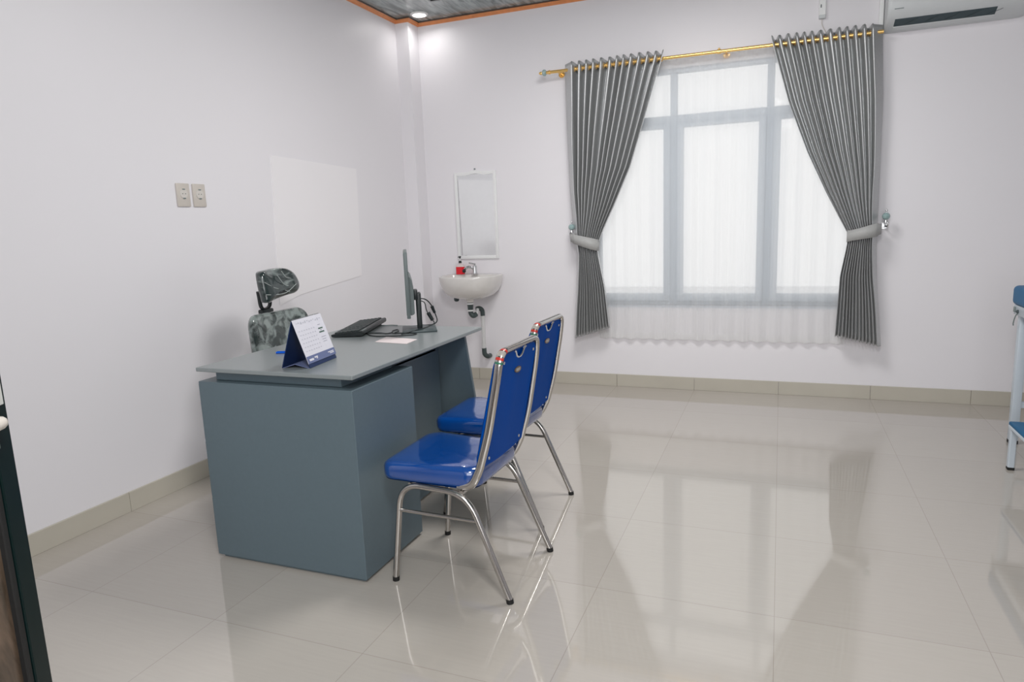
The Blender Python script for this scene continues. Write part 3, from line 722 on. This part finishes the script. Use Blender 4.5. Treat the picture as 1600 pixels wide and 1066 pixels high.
# keyboard
kb = thing('keyboard', 'black computer keyboard lying on the desk', 'keyboard', (-2.020, 0.125, DT), math.radians(-72))
kl, kw = 0.235, 0.078
bm = B(); rings = []
sec = [(-kw, 0.006), (-kw+0.004, 0.002), (kw-0.004, 0.006), (kw, 0.012), (kw, 0.024), (kw-0.006, 0.029), (-kw+0.006, 0.015), (-kw, 0.013)]
loft(bm, [[(x, y, z) for y, z in sec] for x in (-kl, -kl+0.01, 0, kl-0.01, kl)]); obj('case', bm, BLACK, kb, 30)
bm = B(); 
tilt = math.atan2(0.014, 2*kw-0.012)
for r in range(6):
    yy = -kw+0.022+r*0.0205; zz = 0.015+(yy+kw-0.006)*math.tan(tilt)
    segs = [(0.0195*i-kl+0.012, 0.0165) for i in range(15)]+[(0.0195*i-kl+0.314, 0.0165) for i in range(3)]+[(0.0195*i-kl+0.382, 0.0165) for i in range(4)]
    if r == 0: segs = [(-kl+0.012, 0.022), (-kl+0.040, 0.02), (-kl+0.064, 0.02), (-kl+0.09, 0.11), (-kl+0.206, 0.02), (-kl+0.231, 0.02), (-kl+0.256, 0.046)]+[(0.0195*i-kl+0.314, 0.0165) for i in range(3)]+[(0.0195*i-kl+0.382, 0.0165) for i in range(4)]
    for x, w_ in segs:
        box(bm, x, x+w_, yy-0.008, yy+0.008, zz-0.002, zz+0.0055, 0.0012, 1)
obj('keys', bm, mat('key_plastic', (0.025, 0.035, 0.035), 0.5), kb)
bm = B(); box(bm, kl-0.085, kl-0.015, kw-0.013, kw-0.003, 0.0275, 0.0290, 0.0005, 1); obj('logo_plate', bm, MGREY, kb)
for s in (-1, 1):
    bm = B(); box(bm, s*0.19-0.012, s*0.19+0.012, kw-0.03, kw-0.02, 0.0, 0.010, 0.001, 1); obj('foot', bm, BLACK, kb)
bm = B(); box(bm, -0.2, 0.2, -kw+0.006, -kw+0.016, 0.0, 0.006); obj('rubber_strip', bm, RUBBER, kb)
# cables lying on the desk
bm = B(); sweep(bm, smooth_path([(-1.975, 0.08, DT+0.010), (-1.90, 0.00, DT+0.004), (-1.83, -0.055, DT+0.003), (-1.74, -0.045, DT+0.003), (-1.655, -0.005, DT+0.003), (-1.64, 0.03, DT+0.003), (-1.66, 0.045, DT+0.003), (-1.71, 0.05, DT+0.003), (-1.775, 0.03, DT+0.003)]), 0.0025, 8)
tag(obj('keyboard_cable', bm, BLACK, None, 60), 'thin black cable looping on the desk between keyboard and paper', 'cable')
bm = B(); sweep(bm, smooth_path([(-1.93, 0.00, DT+0.005), (-1.885, 0.02, DT+0.003), (-1.84, 0.03, DT+0.003), (-1.80, 0.02, DT+0.003), (-1.79, 0.05, DT+0.003), (-1.815, 0.10, DT+0.003), (-1.81, 0.14, DT+0.003), (-1.78, 0.10, DT+0.003), (-1.772, 0.05, DT+0.003)]), 0.0025, 8)
tag(obj('mouse_cable', bm, BLACK, None, 60), 'wavy black cable on the desk just left of the monitor foot', 'cable')
bm = B(); sweep(bm, smooth_path([(-2.02, 0.30, DT+0.003), (-1.97, 0.265, DT+0.003), (-1.93, 0.28, DT+0.003), (-1.89, 0.275, DT+0.003)]), 0.002, 8)
tag(obj('loose_cable', bm, MGREY, None, 60), 'thin grey wire at the back of the desk beyond the keyboard', 'cable')
# paper
bm = B()
P4 = [(-1.727, -0.198), (-1.752, -0.062), (-1.562, -0.103), (-1.551, -0.218)]
bm2 = [(x, y) for x, y in P4]
prism(bm, bm2, 'z', DT+0.0004, DT+0.0022)
p_ = obj('paper_slip', bm, PINKP); tag(p_, 'pinkish white slip of paper lying on the desk by the front edge', 'paper')
# monitor
MA = math.radians(30.3)
wv_ = Vector((-math.sin(MA), math.cos(MA), 0))
mo = thing('computer_monitor', 'thin black flat-screen monitor on the desk seen almost edge-on', 'monitor', (-1.700, 0.170, DT), MA)
# local: y = along the screen width, -x = toward the user
bm = B(); box(bm, -0.057, -0.040, -0.245, 0.245, 0.090, 0.398, 0.003, 2); obj('housing', bm, MONG, mo, 30)
bm = B(); box(bm, -0.0585, -0.0568, -0.238, 0.238, 0.105, 0.392, 0, 1); obj('screen', bm, SCREEN, mo)
bm = B(); prism(bm, [(-0.0402, 0.098), (-0.020, 0.105), (-0.020, 0.235), (-0.030, 0.275), (-0.0402, 0.285)], 'y', -0.20, 0.20, 0.003); obj('rear_cover', bm, MONG, mo, 30)
bm = B(); box(bm, -0.021, 0.0, -0.035, 0.035, 0.155, 0.205, 0.004, 2); box(bm, -0.010, 0.016, -0.030, 0.030, 0.0, 0.190, 0.006, 3); obj('stand', bm, BLACK, mo, 30)
bm = B(); box(bm, -0.085, 0.085, -0.105, 0.105, 0.0, 0.010, 0.004, 2); obj('base', bm, DGREY, mo, 30)
bm = B(); sweep(bm, smooth_path([(-0.01, 0.03, 0.155), (0.035, 0.04, 0.150), (0.065, 0.05, 0.120), (0.085, 0.06, 0.07), (0.092, 0.06, 0.03), (0.06, 0.07, 0.012), (0.0, 0.13, 0.006)]), 0.003, 8)
cb = obj('power_cable', bm, BLACK, mo, 60)
bm = B(); cyl(bm, (0.070, 0.052, 0.110), (0.083, 0.058, 0.075), 0.009, 0.007, 12); obj('plug', bm, BLACK, cb, 40)
bm = B(); sweep(bm, smooth_path([(-0.01, 0.0, 0.150), (0.030, -0.01, 0.140), (0.040, -0.005, 0.10), (0.055, 0.0, 0.06), (0.075, 0.0, 0.03), (0.03, -0.03, 0.014), (-0.02, -0.09, 0.012), (-0.09, -0.13, 0.003)]), 0.0025, 8)
cb = obj('video_cable', bm, BLACK, mo, 60)
bm = B(); cyl(bm, (0.048, 0.0, 0.085), (0.068, 0.0, 0.045), 0.010, 0.009, 12); obj('plug', bm, BLACK, cb, 40)

# ------------------------------------------------------------------ office chair behind the desk
oc = thing('office_chair', 'black mesh office chair wrapped in clear plastic behind the desk', 'office chair', (-2.50, 0.135, 0), math.radians(0))
def pad(bm, cx, cz, w, h, t, r, bow=0.0, lean=0.0, x0=0.0, top=1.0, n=6, shape=None):
    """rounded pad in the y-z plane facing +x"""
    pts = rrect(w, h, r, n) if shape is None else shape
    rings = []
    for sc_, dx in ((0.90, -t/2), (0.98, -t*0.38), (1.0, 0), (0.98, t*0.38), (0.88, t/2), (0.55, t/2+0.002)):
        rings.append([(x0+dx+bow*(y*2/w)**2+lean*z, cx+y*sc_*(1+(top-1)*(z/h+0.5)), cz+z*sc_) for y, z in pts])
    loft(bm, rings)
bm = B(); pad(bm, 0.045, 0.865-0.20, 0.50, 0.44, 0.040, 0.07, bow=0.035, lean=-0.10, x0=-0.10, top=0.92); bk = obj('backrest', bm, WRAPBACK, oc, 60)
hp = [(-.140, .055), (-.125, .076), (-.08, .083), (.03, .088), (.09, .078), (.13, .048), (.148, 0), (.14, -.037), (.11, -.058), (.05, -.066), (-.05, -.080), (-.11, -.090), (-.135, -.083), (-.138, -.05), (-.143, -.01)]
def closed_smooth(P, n=4):
    N = len(P); out = []
    for i in range(N):
        a, b_, c, d = (Vector(P[(i+q) % N]) for q in (-1, 0, 1, 2))
        for k in range(n):
            t = k/n; out.append(tuple(0.5*((2*b_)+(-a+c)*t+(2*a-5*b_+4*c-d)*t*t+(-a+3*b_-3*c+d)*t**3)))
    return out
shape = closed_smooth(hp)
bm = B(); pad(bm, 0.065, 1.030, 0.30, 0.17, 0.055, 0.06, bow=0.025, lean=-0.12, x0=-0.105, shape=shape)
hd = obj('headrest', bm, WRAPHEAD, oc, 60)
# plastic film creases over the headrest
bm = B()
for pts in ([(-0.075, 0.075, 1.12), (-0.068, 0.10, 1.085), (-0.066, 0.135, 1.075)], [(-0.07, -0.07, 1.07), (-0.066, 0.0, 1.035), (-0.066, 0.06, 1.02), (-0.068, 0.12, 1.002)], [(-0.06, -0.08, 1.005), (-0.064, 0.0, 0.998), (-0.066, 0.09, 1.000), (-0.06, 0.17, 1.04)], [(-0.068, 0.03, 1.10), (-0.066, 0.08, 1.045), (-0.066, 0.14, 1.03)]):
    sweep(bm, smooth_path([(x+0.012, y, z-0.018) for x, y, z in pts], 6), 0.0022, 6)
obj('film_crease', bm, mat('clear_film_crease', (0.42, 0.46, 0.45), 0.15, coat=1), hd, 60)
bm = B(); sweep(bm, fillet([(-0.135, -0.040, 1.00), (-0.14, -0.022, 0.895), (-0.14, 0.052, 0.905), (-0.135, 0.030+0.012, 1.00)], 0.035), 0.0085, 8, ry=0.012); obj('headrest_bracket', bm, BLACK, oc, 40)
bm = B(); box(bm, -0.16, -0.125, -0.03, 0.06, 0.42, 0.90, 0.008, 2); obj('spine', bm, BLACK, oc, 30)
bm = B(); rings = []
for z, s in ((0.43, 0.90), (0.445, 0.98), (0.465, 1.0), (0.485, 0.97), (0.497, 0.85), (0.500, 0.5)):
    rings.append([(0.13+x*s, 0.02+y*s, z) for x, y in rrect(0.48, 0.48, 0.09)])
loft(bm, rings); obj('seat', bm, WRAPBACK, oc, 60)
for s in (-1, 1):
    bm = B(); y = 0.02+s*0.255; sweep(bm, fillet([(0.02, 0.02+s*0.2, 0.44), (0.02, y, 0.44), (0.02, y, 0.63)], 0.03), 0.012, 8); ar = obj('arm', bm, BLACK, oc, 40)
    bm = B(); box(bm, -0.09, 0.13, y-0.035, y+0.035, 0.625, 0.650, 0.010, 3); obj('arm_pad', bm, BLACK, ar, 40)
bm = B(); cyl(bm, (0.12, 0.02, 0.08), (0.12, 0.02, 0.28), 0.028); cyl(bm, (0.12, 0.02, 0.28), (0.12, 0.02, 0.43), 0.016); box(bm, 0.02, 0.24, -0.08, 0.12, 0.41, 0.435, 0.005, 1); box(bm, -0.15, 0.1, -0.01, 0.05, 0.415, 0.435, 0.004, 1); obj('gas_lift', bm, BLACK, oc, 40)
for k in range(5):
    a_ = 2*PI*k/5+0.3; cx_, cy_ = 0.12+0.27*math.cos(a_), 0.02+0.27*math.sin(a_)
    bm = B(); sweep(bm, [(0.12, 0.02, 0.10), (0.12+0.15*math.cos(a_), 0.02+0.15*math.sin(a_), 0.092), (cx_, cy_, 0.068)], lambda t: 0.022-0.008*t, 8); lg = obj('base_leg', bm, BLACK, oc, 40)
    bm = B(); cyl(bm, (cx_-0.012*math.sin(a_)-0.01, cy_+0.012*math.cos(a_), 0.028), (cx_+0.012*math.sin(a_)-0.01, cy_-0.012*math.cos(a_), 0.028), 0.028, n=16); cyl(bm, (cx_, cy_, 0.03), (cx_, cy_, 0.065), 0.006, n=8); obj('caster', bm, BLACK, lg, 40)

# ------------------------------------------------------------------ visitor chairs
def make_chair(label, loc, rz):
    t = thing('visitor_chair', label, 'chair', loc, rz, 'blue visitor chairs in front of the desk')
    # local: -x = forward (toward the desk), +x = back
    r = 0.0115
    for s in (-1, 1):
        bm = B()
        P = [(-0.235, s*0.203, 0.011), (-0.195, s*0.190, 0.386), (0.078, s*0.190, 0.378), (0.235, s*0.203, 0.011)]
        path = fillet(P, {1: 0.085, 2: 0.085}, 8)
        sweep(bm, path, r, 14); sf = obj('side_frame', bm, CHROME, t, 50)
        for p in (P[0], P[3]):
            bm = B(); q = Vector(p); d = (Vector(P[1] if p is P[0] else P[2])-q).normalized()
            cyl(bm, (q.x, q.y, 0.0), q+d*0.005, 0.0132, 0.0130, 16); obj('foot_cap', bm, RUBBER, sf, 40)
        bm = B(); sweep(bm, [(-0.2225+0.018, s*0.196, 0.284), (0.112, s*0.196, 0.284)], 0.0070, 10); obj('side_stretcher', bm, CHROME, t, 50)
    bm = B(); sweep(bm, [(-0.155, -0.19, 0.384), (-0.155, 0.19, 0.384)], 0.0085, 10); obj('cross_bar', bm, CHROME, t, 50)
    bm = B(); sweep(bm, [(0.055, -0.19, 0.378), (0.055, 0.19, 0.378)], 0.0085, 10); obj('cross_bar', bm, CHROME, t, 50)
    # back frame: one long loop
    def bp(z):   # x of the back at height z
        return lerp_tab([(0.90, 0.222), (0.80, 0.207), (0.60, 0.168), (0.46, 0.130), (0.36, 0.085)], z)
    loop = [(bp(0.392)-0.060, -0.175, 0.392), (bp(0.405)-0.01, -0.183, 0.405), (bp(0.46), -0.186, 0.47), (bp(0.6), -0.183, 0.60), (bp(0.8), -0.176, 0.80), (bp(0.885), -0.168, 0.888),
            (bp(0.885), 0.168, 0.888), (bp(0.8), 0.176, 0.80), (bp(0.6), 0.183, 0.60), (bp(0.46), 0.186, 0.47), (bp(0.405)-0.01, 0.183, 0.405), (bp(0.392)-0.060, 0.175, 0.392)]
    bm = B(); sweep(bm, fillet(loop, {1: 0.035, 2: 0.03, 3: 0.05, 4: 0.05, 5: 0.055, 6: 0.055, 7: 0.05, 8: 0.05, 9: 0.03, 10: 0.035}, 7), 0.0102, 14, ry=0.0150, up=(1, 0, 0)); bf = obj('back_frame', bm, CHROME, t, 50)
    # stickers round the frame corner
    cor = fillet([(bp(0.8), -0.176, 0.80), (bp(0.885), -0.168, 0.888), (bp(0.885), 0.168, 0.888)], {1: 0.055}, 40)
    cor = cor[1:42]
    for nm, a_, b2, mm in (('sticker', 2, 6, STICKG), ('sticker', 8, 14, STICKR), ('sticker', 15, 27, STICKW), ('sticker', 28, 34, STICKR)):
        bm = B(); sweep(bm, cor[a_:b2], 0.0106, 14, ry=0.0154, up=(1, 0, 0)); o = obj(nm, bm, mm, bf, 50)
    # back board (blue, screwed on) with the notch at the top, between the tubes
    def outline(inset, zlo, notch):
        pts = []
        hw = lambda z: 0.1862-0.0185*(z-0.46)/0.43-inset
        zt = 0.879-inset*0.6
        pts += [(-hw(zlo), zlo)]
        for k in range(7):
            a_ = PI-PI/2*k/6; pts.append((-hw(zt)+0.038+0.038*math.cos(a_), zt-0.038+0.038*math.sin(a_)))
        if notch:
            pts += [(-0.052, zt), (-0.040, zt-0.004), (-0.026, zt-0.022), (-0.010, zt-0.030), (0.010, zt-0.030), (0.026, zt-0.022), (0.040, zt-0.004), (0.052, zt)]
        for k in range(7):
            a_ = PI/2-PI/2*k/6; pts.append((hw(zt)-0.038+0.038*math.cos(a_), zt-0.038+0.038*math.sin(a_)))
        pts += [(hw(zlo), zlo)]
        for k in range(1, 10): 
            u = k/10; pts.append((hw(zlo)*(1-2*u), zlo-0.012*math.sin(PI*u)))
        return pts
    def slab(name, pts, x0, x1, m, par, puff=0):
        bm = B()
        if puff:
            cz = 0.68; rings = []
            for sc_, dx in ((1.0, x1), (1.0, x1-0.01), (0.985, x0+0.008), (0.93, x0+0.001), (0.8, x0-0.003)):
                rings.append([(bp(cz+(z-cz)*sc_)+dx, y*sc_, cz+(z-cz)*sc_) for y, z in pts])
            loft(bm, rings)
        else: 
            # split vertically so it follows the lean
            A = [bm.verts.new((bp(z)+x0, y, z)) for y, z in pts]; D = [bm.verts.new((bp(z)+x1, y, z)) for y, z in pts]; n = len(pts)
            bm.faces.new(A); bm.faces.new(D[::-1])
            for k in range(n): bm.faces.new((A[k], A[(k+1) % n], D[(k+1) % n], D[k]))
        bmesh.ops.triangulate(bm, faces=[f for f in bm.faces if len(f.verts) > 4])
        return obj(name, bm, m, par, 40)
    pts = outline(0.010, 0.478, True)
    slab('back_board', pts, -0.004, 0.004, BLUE, t)
    slab('back_cushion', outline(0.018, 0.486, False), -0.036, -0.0045, BLUE, t, puff=1)
    bm = B()
    ring = [(bp(z)+0.004, y, z) for y, z in ((-0.052, 0.872), (-0.040, 0.868), (-0.026, 0.850), (-0.010, 0.842), (0.010, 0.842), (0.026, 0.850), (0.040, 0.868), (0.052, 0.872))]
    sweep(bm, ring, 0.0035, 6); obj('notch_trim', bm, STEEL, t, 50)
    for y, z in ((-0.135, 0.50), (0.135, 0.50), (-0.135, 0.845), (0.135, 0.845)):
        bm = B(); sph(bm, (bp(z)+0.004, y, z), 0.006, 10, (0.5, 1, 1)); obj('screw', bm, STEEL, t, 40)
    bm = B(); e = [(bp(0.79)+0.0045+0.0015, 0.028*math.cos(2*PI*k/24), 0.795+0.011*math.sin(2*PI*k/24)) for k in range(24)]
    e0 = [(x-0.003, y, z) for x, y, z in e]; loft(bm, [e0, e]); bg_ = obj('badge', bm, BADGE, t)
    bm = B()
    for k in range(4):
        box(bm, bp(0.79)+0.0055, bp(0.79)+0.0068, -0.017+k*0.009, -0.011+k*0.009, 0.790, 0.800)
    obj('badge_lettering', bm, STICKW, bg_)
    # seat: thick cushion wrapped in clear film
    bm = B(); pl_ = rrect(0.405, 0.395, 0.055, 6); rings = []
    for z, s in ((0.396, 0.95), (0.402, 0.99), (0.415, 1.0), (0.440, 1.0), (0.452, 0.985), (0.459, 0.95), (0.463, 0.88), (0.465, 0.70), (0.466, 0.4)):
        rings.append([(-0.082+x*s*(1.0), y*s*(1-0.06*(x > 0)*(x/0.2)), z+0.004*math.sin(9*x+3)*math.sin(8*y)*(z > 0.43)) for x, y in pl_])
    loft(bm, rings); obj('seat', bm, BLUEWRAP, t, 60)
    bm = B(); rings = []
    for z, s in ((0.3905, 0.90), (0.3965, 0.97)): rings.append([(-0.085+x*s, y*s, z) for x, y in pl_])
    loft(bm, rings); obj('seat_pan', bm, STEEL, t, 40)
    return t
make_chair('nearest blue vinyl chair with chrome legs in front of the desk', (-1.090, -0.580, 0), math.radians(-2.0))
make_chair('blue vinyl chair with chrome legs standing behind the nearest one', (-1.172, 0.000, 0), math.radians(-2.0))

# ------------------------------------------------------------------ examination bed and step at the right edge
bd = thing('examination_bed', 'white steel examination bed with teal mattress at right edge', 'bed', (1.168, 1.612, 0))
# local: x across the bed, y from the far end (0) toward the camera (negative)
bl, bw = 1.85, 0.62
bm = B(); box(bm, 0.0, bw, -bl, 0.0, 0.775, 0.880, 0.024, 4); obj('mattress', bm, TEAL, bd, 60)
bm = B(); box(bm, 0.012, 0.045, -bl+0.005, -0.005, 0.722, 0.776, 0.004, 2); box(bm, bw-0.045, bw-0.012, -bl+0.005, -0.005, 0.722, 0.776, 0.004, 2); box(bm, 0.040, bw-0.040, -0.040, -0.010, 0.722, 0.776, 0.004, 2); box(bm, 0.040, bw-0.040, -bl+0.010, -bl+0.040, 0.722, 0.776, 0.004, 2); obj('frame', bm, BEDWHITE, bd, 40)
for x in (0.030, bw-0.072):
    for y in (-0.060, -bl+0.020):
        bm = B(); box(bm, x, x+0.042, y, y+0.042, 0.012, 0.725, 0.004, 2); l_ = obj('leg', bm, BEDWHITE, bd, 40)
        bm = B(); box(bm, x-0.001, x+0.043, y-0.001, y+0.043, 0.0, 0.022, 0.003, 1); obj('foot_cap', bm, RUBBER, l_)
for y in (-0.052, -bl+0.028):
    bm = B(); box(bm, 0.070, bw-0.070, y, y+0.026, 0.205, 0.240, 0.003, 1); obj('rail', bm, BEDWHITE, bd)
bm = B(); box(bm, 0.006, 0.0125, -0.040, -0.018, 0.735, 0.765, 0.002, 1); obj('latch', bm, MGREY, bd)
bm = B(); sph(bm, (0.010, -0.085, 0.745), 0.010, 10); obj('bolt', bm, DGREY, bd, 40)
bm = B(); sweep(bm, smooth_path([(0.010, -0.085, 0.738), (0.004, -0.07, 0.715), (0.002, -0.055, 0.68), (0.004, -0.05, 0.665)]), 0.003, 6); obj('hook', bm, MGREY, bd, 50)
st = thing('step_stool', 'low white step stool with teal tread beside the examination bed', 'step stool', (1.072, 1.128, 0))
sw_, sl_ = 0.30, 0.48
bm = B(); box(bm, 0.0, sw_, -sl_, 0.0, 0.228, 0.246, 0.005, 2); obj('tread', bm, TEAL, st, 40)
bm = B(); box(bm, -0.001, sw_+0.001, -sl_, 0.0, 0.212, 0.228, 0.003, 1); obj('tread_frame', bm, BEDWHITE, st)
for x in (0.004, sw_-0.032):
    for y in (-0.032, -sl_+0.004):
        bm = B(); box(bm, x, x+0.028, y, y+0.028, 0.010, 0.212, 0.003, 1); l_ = obj('leg', bm, BEDWHITE, st)
        bm = B(); box(bm, x-0.0015, x+0.0295, y-0.0015, y+0.0295, 0.0, 0.016, 0.003, 1); obj('foot_cap', bm, RUBBER, l_)

# ------------------------------------------------------------------ open door leaf at the left edge
dr = sempty('door_1'); dr.location = (-1.25, -2.075, 0); dr.rotation_euler = (0, 0, math.radians(29))
# local: leaf runs along -y from its free edge at y=0, its room side faces +x
bm = B(); box(bm, -0.038, 0.0, -0.045, 0.0, 0.004, 2.10, 0.002, 1); obj('stile', bm, DOORG, dr)
bm = B(); box(bm, -0.034, -0.003, -0.060, -0.045, 0.10, 0.94, 0.002, 1); obj('glazing_bead', bm, RUBBER, dr)
bm = B(); box(bm, -0.038, 0.0, -0.90, -0.85, 0.004, 2.10, 0.003, 1); obj('stile', bm, DOORG, dr)
for z0, z1 in ((0.004, 0.10), (0.94, 1.035), (2.03, 2.10)):
    bm = B(); box(bm, -0.038, 0.0, -0.85, -0.045, z0, z1, 0.003, 1); obj('rail', bm, DOORG, dr)
bm = B(); box(bm, -0.022, -0.012, -0.85, -0.06, 0.10, 0.94); obj('lower_panel', bm, BROWNREFL, dr)
bm = B(); box(bm, -0.015, 0.003, -0.85, -0.010, 1.040, 2.03, 0.001, 1); obj('upper_pane', bm, mat('frosted_white_pane', (0.62, 0.62, 0.60), 0.3), dr)
bm = B(); box(bm, 0.0, 0.005, -0.070, -0.040, 0.97, 1.036, 0.002, 1); rs = obj('handle_plate', bm, MGREY, dr)
bm = B(); sweep(bm, fillet([(0.0, -0.050, 1.018), (0.020, -0.050, 1.018), (0.020, -0.15, 1.018)], 0.010), 0.0105, 12); obj('handle', bm, mat('cream_handle', (0.72, 0.66, 0.6), 0.3), dr, 50)
